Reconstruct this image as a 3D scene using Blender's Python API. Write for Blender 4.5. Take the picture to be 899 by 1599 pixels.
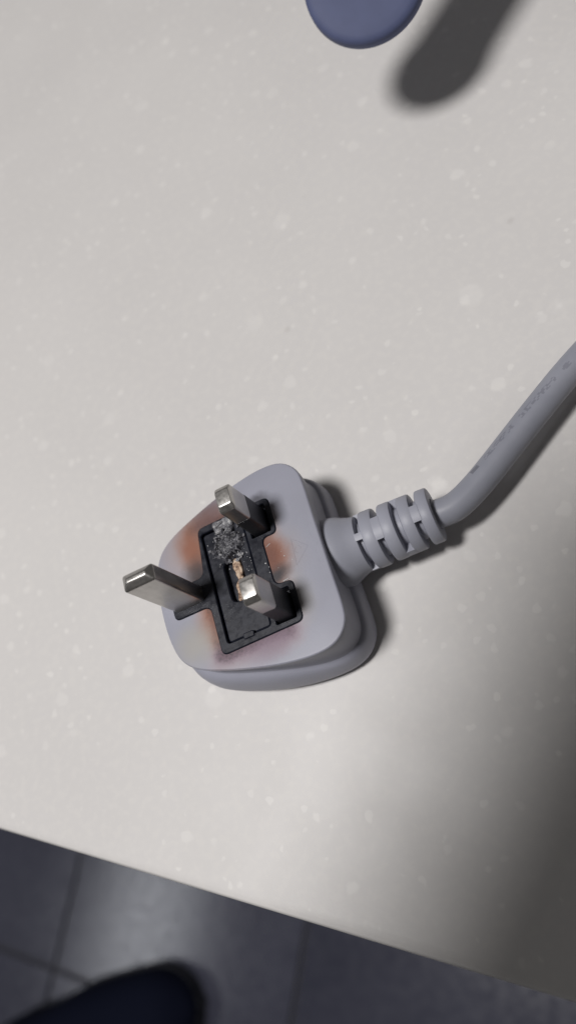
import bpy, bmesh, math, random
from mathutils import Vector, Matrix, noise as mnoise
random.seed(7)
for o in list(bpy.data.objects): bpy.data.objects.remove(o)
scene = bpy.context.scene
col = scene.collection
MM = 0.001
ZC = 20.0                                   # plug face height above the counter (mm)
def W(x, y, z): return Vector((x*MM, y*MM, (z+ZC)*MM))   # plug millimetres -> world metres

# ------------------------------------------------------------------ camera
cam_d = bpy.data.cameras.new('camera'); cam = bpy.data.objects.new('camera', cam_d); col.objects.link(cam)
R = Matrix(((0.8722490, -0.2676575, -0.4093179), (0.4099617, 0.8565215, 0.3135321), (0.2666703, -0.4412827, 0.8568293)))
CAM = Vector((57.85, -72.73, 160.88))
cam.matrix_world = Matrix.Translation(W(*CAM)) @ R.transposed().to_4x4()
cam_d.sensor_fit = 'VERTICAL'; cam_d.sensor_height = 24.0; cam_d.sensor_width = 24.0
cam_d.lens = 24.0*1250/1599
cam_d.clip_start = 0.004; cam_d.clip_end = 50
cam_d.dof.use_dof = True; cam_d.dof.focus_distance = 0.183; cam_d.dof.aperture_fstop = 5.6
scene.camera = cam

# ------------------------------------------------------------------ light (indoors: one ceiling lamp and the pale room around)
world = bpy.data.worlds.new('World'); scene.world = world; world.use_nodes = True
bg = world.node_tree.nodes['Background']
bg.inputs[0].default_value = (1.0, 0.955, 0.92, 1); bg.inputs[1].default_value = 0.084
ld = bpy.data.lights.new('ceiling_lamp', 'AREA'); ld.shape = 'DISK'; ld.size = 0.33; ld.energy = 22.0; ld.color = (1.0, 0.975, 0.96)
lamp = bpy.data.objects.new('ceiling_lamp', ld); col.objects.link(lamp)
ldir = Vector((-0.25, -0.05, 1.0)).normalized()
lamp.location = ldir*1.55
lamp.rotation_euler = ldir.to_track_quat('Z', 'Y').to_euler()

# the next ceiling panel along the room: it glints in the floor tiles and fills the shadows a little
ld2 = bpy.data.lights.new('ceiling_panel', 'AREA'); ld2.shape = 'RECTANGLE'; ld2.size = 0.42; ld2.size_y = 0.75; ld2.energy = 7; ld2.color = (0.94, 0.96, 1.0)
lamp2 = bpy.data.objects.new('ceiling_panel', ld2); col.objects.link(lamp2)
lamp2.location = (-2.30, 0.10, 1.62); lamp2.rotation_euler = (0, 0, math.radians(-28))

scene.view_settings.view_transform = 'Standard'; scene.view_settings.look = 'None'
scene.view_settings.exposure = 0.0; scene.view_settings.gamma = 1.0
scene.render.engine = 'CYCLES'
scene.cycles.max_bounces = 8

# ------------------------------------------------------------------ material helpers
class NT:
    def __init__(s, name):
        s.m = bpy.data.materials.new(name); s.m.use_nodes = True; s.t = s.m.node_tree
        s.b = s.t.nodes['Principled BSDF']
    def n(s, typ, **kw):
        nd = s.t.nodes.new(typ)
        for k, v in kw.items(): setattr(nd, k, v)
        return nd
    def l(s, a, b): s.t.links.new(a, b)
    def set(s, **kw):
        for k, v in kw.items(): s.b.inputs[k].default_value = v
        return s
    def coord(s): return s.n('ShaderNodeTexCoord').outputs['Object']
    def noise(s, vec, scale, detail=4, rough=0.55):
        nd = s.n('ShaderNodeTexNoise'); nd.inputs['Scale'].default_value = scale; nd.inputs['Detail'].default_value = detail
        nd.inputs['Roughness'].default_value = rough; s.l(vec, nd.inputs['Vector']); return nd
    def ramp(s, fac, stops):
        r = s.n('ShaderNodeValToRGB'); els = r.color_ramp.elements
        while len(els) < len(stops): els.new(0.5)
        for e, (p, c) in zip(els, stops): e.position = p; e.color = (*c, 1) if len(c) == 3 else c
        s.l(fac, r.inputs[0]); return r.outputs[0]
    def mix(s, fac, a, b, blend='MIX'):
        m = s.n('ShaderNodeMix', data_type='RGBA', blend_type=blend)
        for sock, v in ((m.inputs[0], fac), (m.inputs[6], a), (m.inputs[7], b)):
            if hasattr(v, 'links'): s.l(v, sock)
            else: sock.default_value = v if not isinstance(v, tuple) else (*v, 1) if len(v) == 3 else v
        return m.outputs[2]
    def maprange(s, v, a, b, c=0.0, d=1.0, smooth=True):
        m = s.n('ShaderNodeMapRange'); m.interpolation_type = 'SMOOTHSTEP' if smooth else 'LINEAR'
        s.l(v, m.inputs[0])
        for i, x in zip((1, 2, 3, 4), (a, b, c, d)): m.inputs[i].default_value = x
        return m.outputs[0]
    def math(s, op, a, b=None, c=None):
        m = s.n('ShaderNodeMath', operation=op)
        for i, v in enumerate((a, b, c)):
            if v is None: continue
            if hasattr(v, 'links'): s.l(v, m.inputs[i])
            else: m.inputs[i].default_value = v
        return m.outputs[0]
    def vec(s, op, a, b=None):
        m = s.n('ShaderNodeVectorMath', operation=op)
        for i, v in enumerate((a, b)):
            if v is None: continue
            if hasattr(v, 'links'): s.l(v, m.inputs[i])
            else: m.inputs[i].default_value = v
        return m.outputs[0]
    def bump(s, h, strength, dist):
        b = s.n('ShaderNodeBump'); b.inputs['Strength'].default_value = strength; b.inputs['Distance'].default_value = dist
        s.l(h, b.inputs['Height']); s.l(b.outputs[0], s.b.inputs['Normal'])

# counter: cream solid surface with paler flecks of several sizes
def mat_counter():
    s = NT('speckled_solid_surface'); c = s.coord()
    big = s.noise(c, 9, 3); base = s.ramp(big.outputs[0], [(0.3, (0.565, 0.552, 0.545)), (0.7, (0.605, 0.592, 0.582))])
    fine = s.noise(c, 420, 3); base = s.mix(s.maprange(fine.outputs[0], 0.42, 0.7, 0, 0.22), base, (0.68, 0.66, 0.63))
    warp = s.noise(c, 260, 2); wv = s.n('ShaderNodeVectorMath', operation='MULTIPLY_ADD')
    s.l(warp.outputs['Color'], wv.inputs[0]); wv.inputs[1].default_value = (0.003,)*3; s.l(c, wv.inputs[2])
    colr = base
    for sc, thr, keep, colour, amt in ((70, 0.17, 0.72, (0.80, 0.785, 0.76), 0.32), (135, 0.20, 0.70, (0.80, 0.785, 0.76), 0.36),
                                       (270, 0.22, 0.62, (0.79, 0.775, 0.75), 0.34), (105, 0.10, 0.93, (0.30, 0.27, 0.25), 0.35)):
        v = s.n('ShaderNodeTexVoronoi'); v.inputs['Scale'].default_value = sc; s.l(wv.outputs[0], v.inputs['Vector'])
        sep = s.n('ShaderNodeSeparateColor'); s.l(v.outputs['Color'], sep.inputs[0])
        on = s.math('GREATER_THAN', sep.outputs[0], keep)
        size = s.math('MULTIPLY', sep.outputs[1], thr)
        sz = s.math('ADD', size, thr*0.55)
        d = s.math('SUBTRACT', sz, v.outputs['Distance'])
        f = s.maprange(d, -0.02, 0.09, 0, 1)
        vis = s.math('MULTIPLY', sep.outputs[2], amt)
        fac = s.math('MULTIPLY', s.math('MULTIPLY', f, on), s.math('ADD', vis, amt*0.35))
        colr = s.mix(fac, colr, colour)
    s.l(colr, s.b.inputs['Base Color'])
    rr = s.noise(c, 30, 3); s.l(s.maprange(rr.outputs[0], 0.3, 0.7, 0.46, 0.58), s.b.inputs['Roughness'])
    s.set(**{'Specular IOR Level': 0.35}); s.bump(s.noise(c, 900, 2).outputs[0], 0.05, 0.0004)
    return s.m

GREY = (0.292, 0.297, 0.354)
def mat_plastic(name, stains=(), GREY=GREY):
    s = NT(name); c = s.coord()
    v = s.noise(c, 120, 3)
    colr = s.ramp(v.outputs[0], [(0.3, tuple(g*0.96 for g in GREY)), (0.7, tuple(g*1.03 for g in GREY))])
    if stains:
        nz = s.noise(c, 330, 4, 0.6); wv = s.n('ShaderNodeVectorMath', operation='MULTIPLY_ADD')
        cen = s.n('ShaderNodeVectorMath', operation='SUBTRACT'); s.l(nz.outputs['Color'], cen.inputs[0]); cen.inputs[1].default_value = (0.5,)*3
        s.l(cen.outputs[0], wv.inputs[0]); wv.inputs[1].default_value = (0.0022,)*3; s.l(c, wv.inputs[2])
        vec = lambda op, a, b=None: s.vec(op, a, b)
        q = vec('MAXIMUM', vec('SUBTRACT', vec('ABSOLUTE', vec('SUBTRACT', wv.outputs[0], (-8.7*MM, 0, ZC*MM))), (8.5*MM, 16.3*MM, 0.001)), (0, 0, 0))
        ln = s.n('ShaderNodeVectorMath', operation='LENGTH'); s.l(q, ln.inputs[0]); d = ln.outputs['Value']
        sp = s.n('ShaderNodeSeparateXYZ'); s.l(wv.outputs[0], sp.inputs[0])
        low = s.maprange(sp.outputs[1], -11*MM, -16*MM, 0, 1)
        patch = s.maprange(s.noise(c, 95, 3).outputs[0], 0.34, 0.54, 0.68, 1.0)
        corner = s.math('MULTIPLY', s.maprange(sp.outputs[0], -9*MM, -4*MM, 0, 1), s.maprange(sp.outputs[1], 12*MM, 15*MM, 0, 1))
        patch = s.math('MULTIPLY', patch, s.math('SUBTRACT', 1.0, corner))
        hot = s.mix(low, ORANGE, PURPLE); pale = s.mix(low, TAN, PINK); dark = s.mix(low, BROWN, (0.12, 0.075, 0.095))
        for a, b, amt, cc in ((6.4, 0.8, 0.8, pale), (4.4, 0.1, 1.0, hot), (2.5, 0.0, 0.9, dark)):
            colr = s.mix(s.math('MULTIPLY', s.maprange(d, a*MM, b*MM, 0, amt), patch), colr, cc)
        grain = s.maprange(s.noise(c, 1400, 4, 0.7).outputs[0], 0.46, 0.62, 0.0, 1.0)
        colr = s.mix(s.math('MULTIPLY', s.math('MULTIPLY', s.maprange(d, 3.2*MM, 0.2*MM, 0, 0.55), grain), patch), colr, SOOT)
        for (x, y, rx, ry, ang, colour, amt) in stains:
            mp = s.n('ShaderNodeMapping', vector_type='TEXTURE'); s.l(wv.outputs[0], mp.inputs[0])
            mp.inputs['Location'].default_value = (x*MM, y*MM, ZC*MM); mp.inputs['Rotation'].default_value = (0, 0, math.radians(ang))
            mp.inputs['Scale'].default_value = (rx*1.25*MM, ry*1.25*MM, 0.004)
            ln = s.n('ShaderNodeVectorMath', operation='LENGTH'); s.l(mp.outputs[0], ln.inputs[0])
            colr = s.mix(s.maprange(ln.outputs['Value'], 1.0, 0.12, 0, amt), colr, colour)
    s.l(colr, s.b.inputs['Base Color'])
    s.set(Roughness=0.46, **{'Specular IOR Level': 0.4})
    s.bump(s.noise(c, 2600, 2).outputs[0], 0.10, 0.0002)
    return s.m

def mat_black():
    s = NT('charred_black_plastic'); c = s.coord()
    n1 = s.noise(c, 380, 5, 0.65)
    s.l(s.ramp(n1.outputs[0], [(0.35, (0.006, 0.007, 0.013)), (0.62, (0.011, 0.013, 0.023)), (0.80, (0.028, 0.032, 0.047))]), s.b.inputs['Base Color'])
    s.l(s.maprange(n1.outputs[0], 0.3, 0.7, 0.28, 0.5), s.b.inputs['Roughness'])
    s.bump(s.noise(c, 900, 4).outputs[0], 0.09, 0.0004); s.set(**{'Specular IOR Level': 0.4})
    return s.m

def mat_metal(name, tint, rough):
    s = NT(name); c = s.coord()
    mp = s.n('ShaderNodeMapping'); s.l(c, mp.inputs[0]); mp.inputs['Scale'].default_value = (1, 1, 0.08)
    n1 = s.noise(mp.outputs[0], 1500, 4); n2 = s.noise(c, 260, 4)
    a = s.ramp(n2.outputs[0], [(0.3, tuple(t*0.86 for t in tint)), (0.65, tint)])
    s.l(a, s.b.inputs['Base Color'])
    s.l(s.maprange(n1.outputs[0], 0.3, 0.7, rough-0.03, rough+0.05), s.b.inputs['Roughness'])
    s.set(Metallic=1.0); s.bump(n2.outputs[0], 0.02, 0.0003)
    return s.m

def mat_ash():
    s = NT('melted_ash'); c = s.coord()
    n1 = s.noise(c, 1100, 5, 0.65); n2 = s.noise(c, 300, 3)
    g = s.n('ShaderNodeNewGeometry'); pt = s.maprange(g.outputs['Pointiness'], 0.485, 0.54, 0, 1)
    v = s.math('ADD', s.math('MULTIPLY', pt, 0.10), s.math('MULTIPLY_ADD', n2.outputs[0], 0.35, s.math('MULTIPLY', n1.outputs[0], 0.35)))
    s.l(s.ramp(v, [(0.33, (0.02, 0.02, 0.025)), (0.40, (0.075, 0.075, 0.088)), (0.46, (0.15, 0.15, 0.165)), (0.53, (0.42, 0.415, 0.41))]), s.b.inputs['Base Color'])
    s.set(Roughness=0.36, **{'Specular IOR Level': 0.6}); s.bump(n1.outputs[0], 0.5, 0.0005)
    return s.m

def mat_char():
    s = NT('scorched_tan_strip'); c = s.coord(); n1 = s.noise(c, 800, 5, 0.7)
    s.l(s.ramp(n1.outputs[0], [(0.36, (0.05, 0.03, 0.02)), (0.45, (0.33, 0.21, 0.14)), (0.58, (0.60, 0.46, 0.34)), (0.75, (0.72, 0.62, 0.52))]), s.b.inputs['Base Color'])
    s.set(Roughness=0.6); s.bump(n1.outputs[0], 0.6, 0.0005)
    return s.m

def mat_cable():
    s = NT('grey_flex_sheath_with_print'); c = s.coord()
    uv = s.n('ShaderNodeTexCoord').outputs['UV']; sp = s.n('ShaderNodeSeparateXYZ'); s.l(uv, sp.inputs[0])
    u, v = sp.outputs[0], sp.outputs[1]                      # u millimetres along, v turn fraction
    base = s.ramp(s.noise(c, 140, 3).outputs[0], [(0.3, (0.265, 0.274, 0.322)), (0.7, (0.297, 0.306, 0.354))])
    # small worn print: illegible stroke cells inside one thin line of text
    cu = s.math('FLOOR', s.math('MULTIPLY', u, 1.55)); cv = s.math('FLOOR', s.math('MULTIPLY', v, 70.0))
    cb = s.n('ShaderNodeCombineXYZ'); s.l(cu, cb.inputs[0]); s.l(cv, cb.inputs[1])
    wn = s.n('ShaderNodeTexWhiteNoise', noise_dimensions='2D'); s.l(cb.outputs[0], wn.inputs['Vector'])
    on = s.math('GREATER_THAN', wn.outputs['Value'], 0.45)
    word = s.n('ShaderNodeTexWhiteNoise', noise_dimensions='1D'); s.l(s.math('FLOOR', s.math('MULTIPLY', u, 0.42)), word.inputs['W'])
    on = s.math('MULTIPLY', on, s.math('GREATER_THAN', word.outputs['Value'], 0.30))
    v = s.math('FRACT', s.math('SUBTRACT', v, s.math('MULTIPLY', s.math('SUBTRACT', u, 15.0), 0.0030)))
    V0 = 0.875
    band = s.math('MULTIPLY', s.math('GREATER_THAN', v, V0), s.math('LESS_THAN', v, V0+0.06))
    txt = s.math('MULTIPLY', s.math('MULTIPLY', on, band), s.math('GREATER_THAN', u, 18.5))
    blob = s.math('MULTIPLY', s.math('MULTIPLY', s.math('GREATER_THAN', u, 14.2), s.math('LESS_THAN', u, 16.6)), band)
    fac = s.math('MAXIMUM', s.math('MULTIPLY', txt, 0.36), s.math('MULTIPLY', blob, 0.55))
    s.l(s.mix(fac, base, (0.085, 0.085, 0.11)), s.b.inputs['Base Color'])
    s.set(Roughness=0.42, **{'Specular IOR Level': 0.4}); s.bump(s.noise(c, 2000, 2).outputs[0], 0.08, 0.0002)
    return s.m

def mat_simple(name, colour, rough, bumpscale=800, bs=0.1, spec=0.4, var=0.06):
    s = NT(name); c = s.coord(); n1 = s.noise(c, bumpscale*0.15, 4)
    s.l(s.ramp(n1.outputs[0], [(0.3, tuple(g*(1-var) for g in colour)), (0.7, tuple(g*(1+var) for g in colour))]), s.b.inputs['Base Color'])
    s.set(Roughness=rough, **{'Specular IOR Level': spec}); s.bump(s.noise(c, bumpscale, 3).outputs[0], bs, 0.0003)
    return s.m

def mat_tile():
    s = NT('dark_slate_floor_tile'); c = s.coord(); oi = s.n('ShaderNodeObjectInfo')
    n1 = s.noise(c, 4.5, 3); n2 = s.noise(c, 90, 4)
    a = s.ramp(n1.outputs[0], [(0.32, (0.040, 0.042, 0.066)), (0.68, (0.085, 0.088, 0.122))])
    a = s.mix(s.maprange(n2.outputs[0], 0.4, 0.7, 0, 0.3), a, (0.085, 0.088, 0.12))
    a = s.mix(s.maprange(oi.outputs['Random'], 0, 1, 0, 0.55, False), a, (0.035, 0.037, 0.058))
    s.l(a, s.b.inputs['Base Color']); s.l(s.maprange(n2.outputs[0], 0.3, 0.7, 0.15, 0.22), s.b.inputs['Roughness'])
    s.bump(n2.outputs[0], 0.06, 0.002)
    return s.m

ORANGE = (0.245, 0.092, 0.052); BROWN = (0.12, 0.06, 0.045); MAROON = (0.13, 0.075, 0.075); PURPLE = (0.19, 0.13, 0.175)
TAN = (0.41, 0.30, 0.25); PINK = (0.36, 0.285, 0.30); OLIVE = (0.34, 0.325, 0.30); SOOT = (0.028, 0.027, 0.033)
stains = [(-20.5, 12.5, 8, 9, 0, TAN, 0.5), (1.0, 0.8, 8.5, 8.5, 0, (0.33, 0.285, 0.275), 0.75), (-12, 18.5, 9, 5, 14, MAROON, 0.75),
          (-18.6, 12.0, 4.6, 7.0, 12, ORANGE, 0.85), (0.9, 1.6, 5.4, 6.8, 8, ORANGE, 1.0), (0.2, 1.6, 3.6, 5.8, 5, (0.14, 0.055, 0.038), 0.85),
          (0.5, -3.6, 4.6, 2.7, 10, SOOT, 0.95), (1.0, 16.6, 3.8, 2.0, 0, SOOT, 0.75), (-18.8, 5.0, 4.8, 5.2, 0, SOOT, 0.85),
          (-4.8, -18.5, 8, 4.0, 8, PURPLE, 0.7), (-19.0, -8.6, 4.2, 5.4, 20, ORANGE, 0.5), (-23.5, -11, 6.5, 6, 0, OLIVE, 0.8),
          (5.0, -11, 3.6, 6.5, 0, OLIVE, 0.5)]
M = dict(counter=mat_counter(), plastic=mat_plastic('grey_moulded_plastic', stains), boot=mat_plastic('grey_soft_plastic', (), (0.296, 0.304, 0.356)), black=mat_black(),
         metal=mat_metal('nickel_plated_brass', (0.52, 0.505, 0.485), 0.33), ash=mat_ash(), char=mat_char(), cable=mat_cable(),
         sleeve=mat_simple('sooty_pin_sleeve', (0.022, 0.023, 0.028), 0.42), blue=mat_simple('blue_matte_plastic', (0.075, 0.090, 0.175), 0.65, 1200, 0.05),
         tile=mat_tile(), grout=mat_simple('dark_grout', (0.055, 0.055, 0.065), 0.9), shoe=mat_simple('navy_shoe_cloth', (0.006, 0.008, 0.020), 0.85, 1500, 0.5, 0.1),
         sole=mat_simple('dark_rubber', (0.012, 0.013, 0.02), 0.7), phone_blocker=mat_simple('dark_blocker_shell', (0.03, 0.03, 0.035), 0.35),
         glassy=mat_simple('dark_glass', (0.01, 0.01, 0.012), 0.08), crumb=mat_simple('pale_ash_and_glint', (0.55, 0.55, 0.56), 0.6))

# ------------------------------------------------------------------ mesh helpers (coordinates in plug millimetres)
def link(name, verts, faces, mat, parent=None, smooth=True, raw=False, angle=35):
    me = bpy.data.meshes.new(name); me.from_pydata([v if raw else W(*v) for v in verts], [], faces)
    return finish(name, me, mat, parent, smooth, angle)
def finish(name, me, mat, parent=None, smooth=True, angle=35):
    bm = bmesh.new(); bm.from_mesh(me); bmesh.ops.recalc_face_normals(bm, faces=bm.faces)
    for f in bm.faces: f.smooth = smooth
    if smooth:
        for e in bm.edges:
            if len(e.link_faces) == 2 and e.calc_face_angle(0) > math.radians(angle): e.smooth = False
    bm.to_mesh(me); bm.free()
    me.materials.append(mat); o = bpy.data.objects.new(name, me); col.objects.link(o)
    if parent: o.parent = parent; o.matrix_parent_inverse = parent.matrix_world.inverted()
    return o
def thing(name, label, cat, loc=(0, 0, 0)):
    o = bpy.data.objects.new(name, None); col.objects.link(o); o.location = loc; o['label'] = label; o['category'] = cat
    o.empty_display_size = 0.01; bpy.context.view_layer.update(); return o
def loft(rings, closed=True, cap0=False, cap1=False):
    n = len(rings[0]); V = [p for r in rings for p in r]; F = []
    for i in range(len(rings)-1):
        for j in range(n if closed else n-1):
            k = (j+1) % n; F.append((i*n+j, i*n+k, (i+1)*n+k, (i+1)*n+j))
    if cap0: F.append(tuple(range(n)))
    if cap1: F.append(tuple(range((len(rings)-1)*n, len(rings)*n)))
    return V, F
def chaikin(p, it=3):
    for _ in range(it):
        q = []
        for a, b in zip(p, p[1:]+p[:1]):
            q += [(a[0]*.75+b[0]*.25, a[1]*.75+b[1]*.25), (a[0]*.25+b[0]*.75, a[1]*.25+b[1]*.75)]
        p = q
    return p
def resample(p, n):
    L = [0]
    for a, b in zip(p, p[1:]+p[:1]): L.append(L[-1]+math.hypot(b[0]-a[0], b[1]-a[1]))
    out = []; i = 0; pp = p+[p[0]]
    for k in range(n):
        t = L[-1]*k/n
        while L[i+1] < t: i += 1
        f = (t-L[i])/max(1e-9, L[i+1]-L[i]); out.append((pp[i][0]+(pp[i+1][0]-pp[i][0])*f, pp[i][1]+(pp[i+1][1]-pp[i][1])*f))
    return out
def offset(p, d):
    n = len(p); area = sum(p[i][0]*p[(i+1) % n][1]-p[(i+1) % n][0]*p[i][1] for i in range(n)); s = 1 if area > 0 else -1
    out = []
    for i in range(n):
        a, b = p[i-1], p[(i+1) % n]; tx, ty = b[0]-a[0], b[1]-a[1]; L = math.hypot(tx, ty) or 1
        dd = d[i] if isinstance(d, list) else d
        out.append((p[i][0]+s*ty/L*dd, p[i][1]-s*tx/L*dd))
    return out
def roundpoly(pts, r, seg=5):
    """polygon with each corner rounded by radius r (mm)"""
    out = []; n = len(pts)
    for i in range(n):
        a, b, c = Vector(pts[i-1]), Vector(pts[i]), Vector(pts[(i+1) % n])
        u, v = (a-b), (c-b); lu, lv = u.length, v.length; u.normalize(); v.normalize()
        d = min(r, lu*.45, lv*.45); p0, p2 = b+u*d, b+v*d
        for k in range(seg+1):
            t = k/seg; q = p0*(1-t)**2+b*2*t*(1-t)+p2*t*t; out.append((q.x, q.y))
    return out
def rrect(x0, x1, y0, y1, r, seg=4): return roundpoly([(x0, y0), (x1, y0), (x1, y1), (x0, y1)], r, seg)
def fill_loops(bm, loops):
    """fill the flat area between closed vert loops"""
    es = []
    for lp in loops:
        for a, b in zip(lp, lp[1:]+lp[:1]): es.append(bm.edges.get((a, b)) or bm.edges.new((a, b)))
    bmesh.ops.triangle_fill(bm, use_beauty=True, use_dissolve=False, edges=es)
def bridge(bm, A, B):
    n = len(A)
    for j in range(n): bm.faces.new((A[j], A[(j+1) % n], B[(j+1) % n], B[j]))
def vloop(bm, pts, z): return [bm.verts.new(W(x, y, z)) for x, y in pts]
def from_bm(name, bm, mat, parent=None, smooth=True, angle=35):
    me = bpy.data.meshes.new(name); bm.to_mesh(me); bm.free(); return finish(name, me, mat, parent, smooth, angle)
def tube(path, rad, nseg, uvscale=True):
    """parallel-transport tube through mm points -> verts, faces, uv per vert"""
    P = [Vector(p) for p in path]; n = len(P); T = [(P[min(i+1, n-1)]-P[max(i-1, 0)]).normalized() for i in range(n)]
    up = Vector((0, 0, 1)); N = (up-T[0]*up.dot(T[0])).normalized(); rings = []; us = []; L = 0
    for i in range(n):
        if i: L += (P[i]-P[i-1]).length
        N = (N-T[i]*N.dot(T[i])).normalized(); B = T[i].cross(N); us.append(L)
        r = rad(i/(n-1)) if callable(rad) else rad
        rings.append([tuple(P[i]+(N*math.cos(2*math.pi*j/nseg)+B*math.sin(2*math.pi*j/nseg))*r) for j in range(nseg)])
    return rings, us
def spline(pts, per=12):
    P = [Vector(p) for p in pts]; P = [P[0]*2-P[1]]+P+[P[-1]*2-P[-2]]; out = []
    for i in range(1, len(P)-2):
        for k in range(per):
            t = k/per; a, b, c, d = P[i-1:i+3]
            out.append(0.5*((2*b)+(c-a)*t+(2*a-5*b+4*c-d)*t*t+(3*b-a-3*c+d)*t**3))
    out.append(P[-2]); return [tuple(p) for p in out]

# ------------------------------------------------------------------ the setting
EX, NX = Vector((.8797, -.4754)), Vector((-.4754, -.8797))          # along the counter's front edge, and out from it
E0 = Vector((-103.3, -30.1))
def en(e, n): p = EX*e+NX*n; return (p.x, p.y)
n_edge = E0.dot(NX)
ctr = [en(-520, n_edge), en(620, n_edge), en(620, n_edge-620), en(-520, n_edge-620)]
bm = bmesh.new()
prof = [(-3.2, 0), (-2.0, -0.12), (-1.0, -0.5), (-0.35, -1.1), (0, -2.2), (0, -36), (-0.6, -37.4), (-2, -38)]
# profile offset runs round the slab's rectangle with plain mitred corners
def rect_off(d): return [en(-520-d, n_edge+d), en(620+d, n_edge+d), en(620+d, n_edge-620-d), en(-520-d, n_edge-620-d)]
rl = [vloop(bm, rect_off(d), -20+z) for d, z in prof]
for a, b in zip(rl, rl[1:]): bridge(bm, a, b)
bm.faces.new(rl[0]); bm.faces.new(rl[-1])
counter = from_bm('countertop', bm, M['counter'], None, True, 50); counter['kind'] = 'structure'

FZ = -880.0
bm = bmesh.new(); lp = vloop(bm, [en(-2200, -700), en(1500, -700), en(1500, 1900), en(-2200, 1900)], FZ-4); bm.faces.new(lp)
floor = from_bm('floor', bm, M['grout'], None, False); floor['kind'] = 'structure'
TE, TN, g = 366.0, 366.0, 3.0
def tile_mesh():
    rings = []
    for ins, z in ((0, -4), (0, -0.9), (0.3, -0.3), (1.1, 0)):
        h, k = TE/2-g-ins, TN/2-g-ins
        rings.append([Vector((x*MM, y*MM, z*MM)) for x, y in ((-h, -k), (h, -k), (h, k), (-h, k))])
    V, F = loft(rings, True, True, True)
    me = bpy.data.meshes.new('floor_tile'); me.from_pydata(V, [], F); me.materials.append(M['tile']); me.validate(); return me
tm = tile_mesh(); rot = math.atan2(EX.y, EX.x)
for i in range(-4, 4):
    for j in range(-2, 4):
        o = bpy.data.objects.new('floor_tile', tm); col.objects.link(o)
        x, y = en(-319+TE*(i+.5), 414+TN*(j-.5)); o.location = W(x, y, FZ); o.rotation_euler = (0, 0, rot); o.parent = floor

# ------------------------------------------------------------------ the burnt plug
plug = thing('power_plug', 'burnt grey three-pin power plug lying pins up on the speckled counter', 'plug', W(-7, 0, -20))
half = [(13.3, 0), (13.3, 8), (13.45, 15.5), (13.0, 20.0), (9.6, 23.6), (4.0, 24.4), (-3, 23.6), (-10, 22.0), (-17, 19.9), (-24.2, 17.2), (-28.3, 13.6), (-30.0, 7.2), (-30.4, 0)]
ctrl = half + [(x, -y) for x, y in reversed(half[1:-1])]
out = resample(chaikin(ctrl, 4), 128)
def sm(t): t = max(0, min(1, t)); return t*t*(3-2*t)
back = [sm((x+14)/24) for x, y in out]                       # 0 at the earth end, 1 at the cable end
flare = [2.7-1.3*b for b in back]; zcrest = [-7.0-4.6*b for b in back]
# hole for the black base
holeP = [(-17.3, -16.4), (4.0, -16.0), (4.2, -5.7), (-0.2, -5.5), (-0.2, 6.6), (3.9, 6.4), (4.0, 16.3), (-15.9, 16.3), (-17.2, 4.0), (-27.1, 3.9), (-27.1, -3.9), (-17.4, -3.9)]
hole = roundpoly(holeP, 1.7, 5)
bm = bmesh.new(); loops = []
def ringz(off, zf):
    pts = offset(out, off); return [bm.verts.new(W(x, y, zf(i))) for i, (x, y) in enumerate(pts)]
for off, z in ((-0.75, 0), (-0.3, -0.07), (-0.06, -0.3), (0, -0.65)): loops.append(ringz(off, lambda i, z=z: z))
for t, o_ in ((0.25, -0.15), (0.5, -0.5), (0.75, -0.75), (0.92, -0.7), (1.0, -0.35)): loops.append(ringz(o_, lambda i, t=t: zcrest[i]*t))
for t, f in ((0.03, 0.2), (0.07, 0.45), (0.15, 0.66), (0.28, 0.83), (0.45, 0.95), (0.60, 1.0), (0.76, 0.95), (0.88, 0.62), (0.96, 0.1), (1.0, -0.8)):
    loops.append(ringz([fl*f-0.2*(1-f) for fl in flare], lambda i, t=t: zcrest[i]+(-19.95-zcrest[i])*t))
for a, b in zip(loops, loops[1:]): bridge(bm, a, b)
bm.faces.new(loops[-1])
hl = vloop(bm, hole, 0); hl2 = vloop(bm, hole, -3.2); bridge(bm, hl, hl2); bm.faces.new(hl2)
fill_loops(bm, [loops[0], hl])
body = from_bm('body', bm, M['plastic'], plug, True, 28)

# black base plate with a raised rim, pockets for the pins and a well for the fuse carrier
bm = bmesh.new()
o_pts = offset(hole, -0.06)
A = vloop(bm, o_pts, -2.9); B = vloop(bm, o_pts, 0.12); C_ = vloop(bm, offset(hole, -0.30), 0.32); bridge(bm, A, B); bridge(bm, B, C_)
wells = []
for pts, depth in ((rrect(-15.5, -3.6, -14.4, 14.6, 1.2), -2.4), (rrect(-2.7, 2.75, -14.75, -6.9, .5), -2.2), (rrect(-2.7, 2.7, 7.4, 15.1, .5), -2.2)):
    t = vloop(bm, pts, 0.32); t2 = vloop(bm, offset(pts, -0.18), 0.10); d = vloop(bm, offset(pts, -0.22), depth); bridge(bm, t, t2); bridge(bm, t2, d); bm.faces.new(d); wells.append(t)
fill_loops(bm, [C_]+wells)
base = from_bm('base_plate', bm, M['black'], plug, True, 25)

# fuse carrier: a block in the well with a slot cut through to the burnt fuse
bm = bmesh.new()
cp = rrect(-15.05, -4.05, -13.95, 14.15, .9); slot = rrect(-12.0, -6.8, -5.6, 5.6, 2.2)
a = vloop(bm, cp, -2.35); b = vloop(bm, cp, -0.55); c = vloop(bm, offset(cp, -0.3), -0.28); bridge(bm, a, b); bridge(bm, b, c)
s0 = vloop(bm, slot, -0.28); s1 = vloop(bm, offset(slot, -0.25), -0.55); s2 = vloop(bm, offset(slot, -0.3), -2.2); bridge(bm, s0, s1); bridge(bm, s1, s2); bm.faces.new(s2)
fill_loops(bm, [c, s0])
carrier = from_bm('fuse_carrier', bm, M['black'], base, True, 25)
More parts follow.
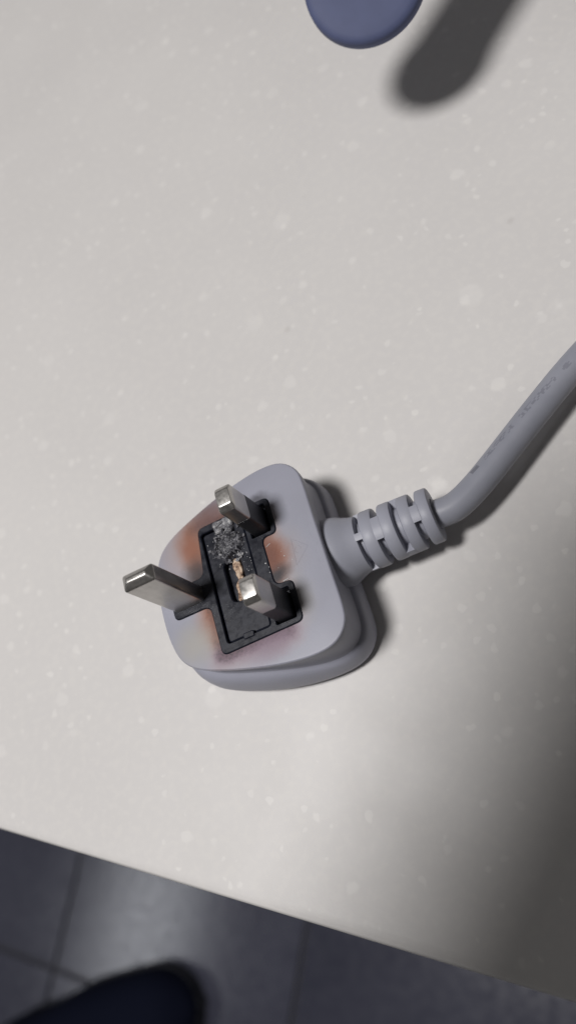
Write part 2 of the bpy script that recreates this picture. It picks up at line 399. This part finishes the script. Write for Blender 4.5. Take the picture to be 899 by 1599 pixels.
# pry notch near the carrier's far end
bm = bmesh.new()
pts = rrect(-11.0, -8.2, -14.9, -13.4, .4)
a = vloop(bm, pts, -0.4); b = vloop(bm, pts, 0.42); c = vloop(bm, offset(pts, -0.22), 0.58); bridge(bm, a, b); bridge(bm, b, c); bm.faces.new(c)
from_bm('latch', bm, M['black'], base, True, 25)

# melted fuse end: crusty disc of ash, thicker at its rough rim
V = []; F = []; NR, NA = 26, 90
for i in range(NR+1):
    for j in range(NA):
        a = 2*math.pi*j/NA; t = i/NR
        rr = 4.1*(1+0.22*mnoise.noise((math.cos(a)*1.3, math.sin(a)*1.3, 4.0))+0.24*mnoise.noise((math.cos(a)*4, math.sin(a)*4, 1.0))+0.12*mnoise.noise((math.cos(a)*9, math.sin(a)*9, 2.0)))*t
        x, y = -9.05+rr*math.cos(a)*0.98, 9.3+rr*math.sin(a)*1.08
        h = 0.75*math.exp(-((t-.8)/.16)**2)-0.35*math.exp(-(t/.35)**2)+0.5*mnoise.noise((x*1.0, y*1.0, 0))+0.55*(0.5-abs(mnoise.noise((x*1.7, y*1.7, 7))))+0.25*mnoise.noise((x*4, y*4, 3))
        z = -0.18+(0.75*math.sqrt(max(0, 1-t*t))+h)*(1-t**8)-0.4*t**8
        V.append((x, y, z))
for i in range(NR):
    for j in range(NA): F.append((i*NA+j, i*NA+(j+1) % NA, (i+1)*NA+(j+1) % NA, (i+1)*NA+j))
ash = link('melted_fuse_cap', V, F, M['ash'], base, True, angle=60)
# chipped flake of ash lifted over the base's edge
V = []; F = []; nx, ny = 12, 8
for i in range(nx+1):
    for j in range(ny+1):
        u, w = i/nx, j/ny
        x = -11.6+5.4*u+0.3*mnoise.noise((u*4, w*4, 3)); y = 12.9+2.4*w+0.7*u+0.5*mnoise.noise((u*3, w*3, 9))*(1 if j in (0, ny) else .4)
        V.append((x, y, 0.35+0.5*w+0.30*mnoise.noise((x*1.5, y*1.5, 2))-(0.35 if i in (0, nx) else 0)))
for i in range(nx):
    for j in range(ny): k = i*(ny+1)+j; F.append((k, k+1, k+ny+2, k+ny+1))
fl = link('ash_flake', V, F, M['ash'], base, True, angle=60)
sd = fl.modifiers.new('thick', 'SOLIDIFY'); sd.thickness = 0.0005; sd.offset = -1
# loose shards of crust round the melted cap
V = []; F = []
for _ in range(34):
    a = random.uniform(-.3, 6.0); d_ = random.uniform(3.2, 5.4); cx, cy = -9.0+d_*math.cos(a)*.95, 9.4+d_*math.sin(a)*1.05
    if cy > 15.6 or cx < -14.4: continue
    sz = random.uniform(.25, .75); b0 = len(V); k_ = 5; ph0 = random.random()*6; tilt = random.uniform(-.5, .5)
    for lay in (0, 1):
        for q in range(k_):
            rr = sz*random.uniform(.5, 1.1); ang = ph0+2*math.pi*q/k_; V.append((cx+rr*math.cos(ang), cy+rr*math.sin(ang), -.2+.28*lay+rr*math.cos(ang)*tilt+(.35 if cy > 13.5 else 0)))
    F += [tuple(b0+i for i in range(k_)), tuple(b0+k_+i for i in range(k_))]+[(b0+i, b0+(i+1) % k_, b0+k_+(i+1) % k_, b0+k_+i) for i in range(k_)]
sh = link('ash_shards', V, F, M['ash'], base, False); sh['kind'] = 'stuff'
# scorched tan strip lying in the slot
L_, R_ = [], []
for k in range(17):
    t = k/16; y = 5.2-10.6*t; jag = 0.8*mnoise.noise((t*7, 0, 0))+0.5*mnoise.noise((t*19, 3, 0))
    R_.append((-7.5-0.75*t, y)); L_.append((-10.0+0.6*math.sin(t*5)+jag+0.5*t-(0.0 if t < .3 else 0), y))
bm = bmesh.new(); top = []; 
rows = []
for (lx, y), (rx, _) in zip(L_, R_):
    rows.append([bm.verts.new(W(lx+(rx-lx)*q/5, y, -0.75+0.28*mnoise.noise((q*.9, y*.9, 5))+0.12*math.sin(q))) for q in range(6)])
for a, b in zip(rows, rows[1:]):
    for q in range(5): bm.faces.new((a[q], a[q+1], b[q+1], b[q]))
st = from_bm('scorched_strip', bm, M['char'], base, True, 60)
sd = st.modifiers.new('thick', 'SOLIDIFY'); sd.thickness = 0.0007; sd.offset = -1

# pins
def pin_rings(cx, cy, hx, hy, z0, z1, tip=False, r=.7):
    rings = []
    cx_, cy_, ch = tip
    lv = [(z0, 0), (z1-ch*1.15, 0), (z1-ch, .02), (z1-ch*.88, 0.08), (z1-ch*.72, .2), (z1-ch*.2, 0.80), (z1-ch*.08, .92), (z1-ch*.02, 1.02), (z1, 1.14)]
    for z, ins in lv:
        rings.append([(x, y, z) for x, y in rrect(cx-hx+ins*cx_, cx+hx-ins*cx_, cy-hy+ins*cy_, cy+hy-ins*cy_, max(.2, r-ins*.15), 4)])
    return rings
def pin(name, cx, cy, hx, hy, z0, z1, tip):
    V, F = loft(pin_rings(cx, cy, hx, hy, z0, z1, tip), True, True, True); return link(name, V, F, M['metal'], plug, True, angle=50)
ep = pin('earth_pin', -22.2, 0, 4.0, 2.0, -3.0, 22.7, (1.5, 1.5, 1.3)); ep['label'] = 'longest pin, bare metal, darkened along its top side'
for cy in (11.1, -11.1):
    p = pin('contact_pin', 0, cy, 2.0, 3.17, -2.1, 17.7, (.35, 1.3, 1.1))
    V, F = loft([[(x, y, z) for x, y in rrect(-2-o_, 2+o_, cy-3.17-o_, cy+3.17+o_, .7, 4)] for z, o_ in ((-2.15, .06), (9.2, .06), (9.45, .03), (9.5, -.15))], True, True, True)
    link('insulating_sleeve', V, F, M['sleeve'], p, True, angle=24)

# faint moulded mark: a triangle and a few worn strokes
def strokes(name, polylines, r, mat, parent):
    V = []; F = []
    for pl in polylines:
        rings, _ = tube([(x, y, -0.07) for x, y in pl], r, 8); v, f = loft(rings, True, True, True); o_ = len(V); V += v; F += [tuple(i+o_ for i in q) for q in f]
    return link(name, V, F, mat, parent, True)
strokes('moulded_triangle', [[(6.5, 3.5), (9.9, 0.2)], [(9.9, 0.2), (6.0, -3.2)], [(6.0, -3.2), (6.5, 3.5)],
        [(7.4+.8*math.cos(a), 0.3+.9*math.sin(a)) for a in [k*.5 for k in range(0, 10)]]], 0.11, M['plastic'], body)
arcs = []
for k, yy in enumerate((4.6, 2.4, 0.2, -2.0, -4.2)):
    a0 = (0.4, 1.8, -1.0, 0.9, 2.6)[k]; arcs.append([(11.8+.55*math.cos(a0+q*.4), yy+.75*math.sin(a0+q*.4)) for q in range(9)])
strokes('moulded_lettering', arcs, 0.09, M['plastic'], body)

# loose ash crumbs; the hand-placed pale specks stand in for small glints
V = []; F = []
def crumb(x, y, z, r, sx=1.0, sy=1.0):
    bmx = bmesh.new(); bmesh.ops.create_icosphere(bmx, subdivisions=1, radius=1)
    b = len(V)
    for v in bmx.verts:
        k = r*(1+0.35*mnoise.noise(v.co*2+Vector((x, y, 0)))); V.append((x+v.co.x*k*sx, y+v.co.y*k*sy, z+v.co.z*k*.7))
    for f in bmx.faces: F.append(tuple(b+v.index for v in f.verts))
    bmx.free()
for x, y, r in ((3.8, .25, .16), (5.5, -1.4, .17), (-1.0, .3, .22), (-.4, -.9, .12), (-.6, -2.2, .12), (3.4, 1.6, .08), (1.6, -1.9, .08)): crumb(x, y, .05 if x > 0 else .35, r)
for q in range(7): crumb(0.25+.16*q, 4.2+.07*q, .06, .10)
for q in range(8): crumb(2.0+.17*q, -5.45+.02*q, .12, .13)
for _ in range(46):
    a = random.random()*6.28; rr = random.uniform(3.0, 6.5); x, y = -8.9+rr*math.cos(a)*.9, 9.0+rr*math.sin(a)
    if -14.6 < x < -4.2 and y < 14: crumb(x, y, -.2, random.uniform(.05, .16))
for _ in range(14): crumb(random.uniform(-6.3, -4.4), random.uniform(-3, 5), -.2, random.uniform(.05, .13))
cr = link('ash_crumbs_and_glints', V, F, M['crumb'], plug, False); cr['kind'] = 'stuff'
# bright burr on the carrier slot's edge
strokes_pts = [[(-11.9-.0*k, 2.4-1.0*k) for k in range(6)]]

# strain relief boot along the cable axis
AXZ = -11.0
def ax(x): return Vector((x, -0.035*(x-13), AXZ))
ADIR = (ax(40)-ax(12)).normalized(); AY = Vector((0, 0, 1)).cross(ADIR).normalized(); AZ = ADIR.cross(AY)
def ring_at(x, r, n=56, a0=0, a1=2*math.pi, ry=1.0):
    full = abs(a1-a0-2*math.pi) < 1e-6; cnt = n if full else n+1
    return [tuple(ax(x)+(AY*math.cos(a0+(a1-a0)*j/n)*ry+AZ*math.sin(a0+(a1-a0)*j/n))*r) for j in range(cnt)]
V, F = loft([ring_at(x, r) for x, r in ((10.5, 8.95), (13.0, 8.85), (14.2, 8.75), (15.5, 8.35), (17.0, 7.65), (18.4, 7.1), (19.5, 6.85), (20.0, 6.7), (20.15, 6.4), (20.15, 4.0))], True, True, True)
boot = link('strain_relief', V, F, M['boot'], plug, True, angle=40)
V, F = loft([ring_at(x, 4.95-.012*(x-20)*10*.2) for x in (19.5, 25, 30, 37.2)], True, True, True)
link('core', V, F, M['boot'], boot, True)
rings_x = ((21.4, 24.7, 7.1), (26.1, 29.3, 7.0), (30.9, 33.9, 6.85), (35.3, 38.2, 6.65))
for x0, x1, r in rings_x:
    q = .5
    prof = [(x0, r-2.7), (x0, r-q), (x0+.15, r-.15), (x0+q, r), (x1-q, r-.05), (x1-.15, r-.2), (x1, r-q-.05), (x1, r-2.9)]
    V, F = loft([ring_at(x, rr) for x, rr in prof]+[ring_at(x0, r-2.7)], True); link('ring', V, F, M['boot'], boot, True, angle=40)
def bridge_block(x0, x1, r, amid, half_deg, depth=2.6):
    a0, a1 = math.radians(amid-half_deg), math.radians(amid+half_deg); n = 10
    def quad(x): 
        o_ = ring_at(x, r-.02, n, a0, a1); i_ = ring_at(x, r-depth, n, a0, a1); return o_+i_[::-1]
    V, F = loft([quad(x0-.3), quad(x1+.3)], True, True, True); link('rib', V, F, M['boot'], boot, True, angle=40)
VA = 114                                                      # the side turned towards the camera (degrees round the axis)
gaps = ((20.1, 21.4, 6.98), (24.7, 26.1, 7.0), (29.3, 30.9, 6.87), (33.9, 35.3, 6.7))
for (x0, x1, r), ribs in zip(gaps, (((VA+84, 12), (VA-110, 14), (VA-17, 7), (VA+180, 30)), ((VA-20, 23), (VA+165, 30)), ((VA+82, 27), (VA-104, 18), (VA+190, 20)), ((VA-18, 17), (VA+165, 30)))):
    for am, hd_ in ribs: bridge_block(x0, x1, r, am, hd_)

# flex
path = spline([(36.5, -.85, -11), (41.2, -1.25, -11.1), (44.6, -.55, -11.2), (49.0, 1.45, -11.35), (53.8, 4.15, -11.5), (58.5, 7.0, -11.7), (68.8, 13.2, -12.0), (80.5, 19.9, -12.6), (98, 28.5, -13.8), (120, 38, -15.6), (150, 52, -16.6), (190, 75, -16.6)], 14)
rings, us = tube(path, 3.4, 40)
me = bpy.data.meshes.new('cable'); V, F = loft(rings, True)
n = 40
me.from_pydata([W(*v) for v in V], [], F)
uvl = me.uv_layers.new(name='UVMap')
for poly in me.polygons:
    i = poly.index // n; j = poly.index % n
    for li in poly.loop_indices:
        vi = me.loops[li].vertex_index; vj = vi % n; vv = 1.0 if (j == n-1 and vj == 0) else vj/n
        uvl.data[li].uv = (us[vi // n], vv)
for p_ in me.polygons: p_.use_smooth = True
me.materials.append(M['cable']); cable = bpy.data.objects.new('cable', me); col.objects.link(cable); cable.parent = plug; cable.matrix_parent_inverse = plug.matrix_world.inverted()

# ------------------------------------------------------------------ blue rounded handle reaching in from the top of the picture
hc = Vector((76.1, 128.6, 20.2)); HR = 15.8
hn = Vector((-.03, -.5, .866)).normalized(); hd = Vector((.66, .75, 0)); hd = (hd-hn*hd.dot(hn)).normalized(); hs = hn.cross(hd)
handle = thing('tool_handle', 'blue rounded plastic handle end reaching in above the counter', 'handle', W(*(hc+hd*60)))
def outline(r, neck, ln):
    a0 = math.asin(neck/r); pts = [(r*math.cos(a0+(2*math.pi-2*a0)*k/40), r*math.sin(a0+(2*math.pi-2*a0)*k/40)) for k in range(41)]
    return pts+[(ln, -neck), (ln+3, -neck+3), (ln+3, neck-3), (ln, neck)]
def hp(x, y, z): return tuple(hc+hd*x+hs*y+hn*z)
rl = [[hp(x, y, z) for x, y in outline(HR-ins, 14.6-ins, 90-ins)] for ins, z in ((3, -2.8), (1.2, -2.5), (.4, -1.9), (0, -1), (0, 1), (.25, 1.9), (.9, 2.5), (2, 2.8), (4, 2.95), (7, 3.0))]
V, F = loft(rl, True, True, True)
link('grip', V, F, M['blue'], handle, True, angle=50)
rl = [[hp(x, y, z) for x, y in rrect(88+i_, 112-i_, -9+i_, 9-i_, 2)] for i_, z in ((.8, -4.2), (0, -3.4), (0, 3.4), (.8, 4.2))]
V, F = loft(rl, True, True, True); link('collar', V, F, M['sole'], handle, True)

# ------------------------------------------------------------------ shoe on the floor
toe = en(-440, 383); sdir = (EX*.9-NX*.43).normalized(); sside = Vector((-sdir.y, sdir.x))
shoe = thing('shoe', 'dark navy shoe with rounded toe on the floor below the counter edge', 'shoe', W(toe[0], toe[1], FZ))
def shoe_pt(l, s, z): p = Vector(toe)-sdir*l+sside*s; return (p.x, p.y, FZ+z)
def hw(l):
    t = l/285; return 52*min(1, math.sqrt(max(0, 1-(1-min(1, t/.22))**2)))*(1-.30*sm((t-.45)/.3))*min(1, math.sqrt(max(0.0, 1-max(0, (t-.86)/.14)**2)))+0.5
def hh(l):
    t = l/285; return 34+22*sm(t/.18)+44*sm((t-.25)/.45)
ls = [0, 2, 6, 12, 22, 36, 55, 80, 110, 145, 180, 215, 245, 265, 278, 284]
rl = []
for l in ls:
    w, h = hw(l), hh(l)*min(1, .35+.65*math.sqrt(min(1, (l+1)/22))); r = []
    for k in range(28):
        a = 2*math.pi*k/28; c_, s_ = math.cos(a), math.sin(a)
        r.append(shoe_pt(l, w*math.copysign(abs(c_)**.75, c_), 16+(h*math.copysign(abs(s_)**.85, s_) if s_ > 0 else 6*s_)))
    rl.append(r)
V, F = loft(rl, True, True, True); link('upper', V, F, M['shoe'], shoe, True)
rl = [[shoe_pt(l, s*(hw(l)+4), z) for l, s in [(x-3, 1) for x in ls]+[(x-3, -1) for x in reversed(ls)]] for z in (0.5, 20)]
V, F = loft(rl, True, True, True); link('sole', V, F, M['sole'], shoe, True)

# ------------------------------------------------------------------ unseen handset behind the lens, enlarged and turned to shape the lower-right shadow
phone_blocker = thing('phone_blocker', 'dark unseen handset, oversized and turned to cast the soft shadow at the lower right', 'phone_blocker', W(*CAM))
rx, uy, bz = (Vector(R[0]), Vector(R[1]), Vector(R[2]))
def ph(x, y, z):
    a = math.radians(20); x, y = x*math.cos(a)+y*math.sin(a), -x*math.sin(a)+y*math.cos(a)
    return tuple(CAM+rx*x+uy*y+bz*z)
rl = []
for ins, z in ((1.2, 4.0), (.2, 5.0), (0, 6), (0, 11), (.3, 12), (1.2, 12.6)):
    rl.append([ph(x, y, z) for x, y in roundpoly([(-101+ins, -188+ins), (6-ins, -188+ins), (6-ins, 22-ins), (-101+ins, 22-ins)], 9, 6)])
V, F = loft(rl, True, True, True); link('shell', V, F, M['phone_blocker'], phone_blocker, True)
rl = [[ph(x, y, z) for x, y in roundpoly([(-99, -186), (4, -186), (4, 20), (-99, 20)], 7, 6)] for z in (12.3, 12.9)]
V, F = loft(rl, True, True, True); link('screen', V, F, M['glassy'], phone_blocker, True)
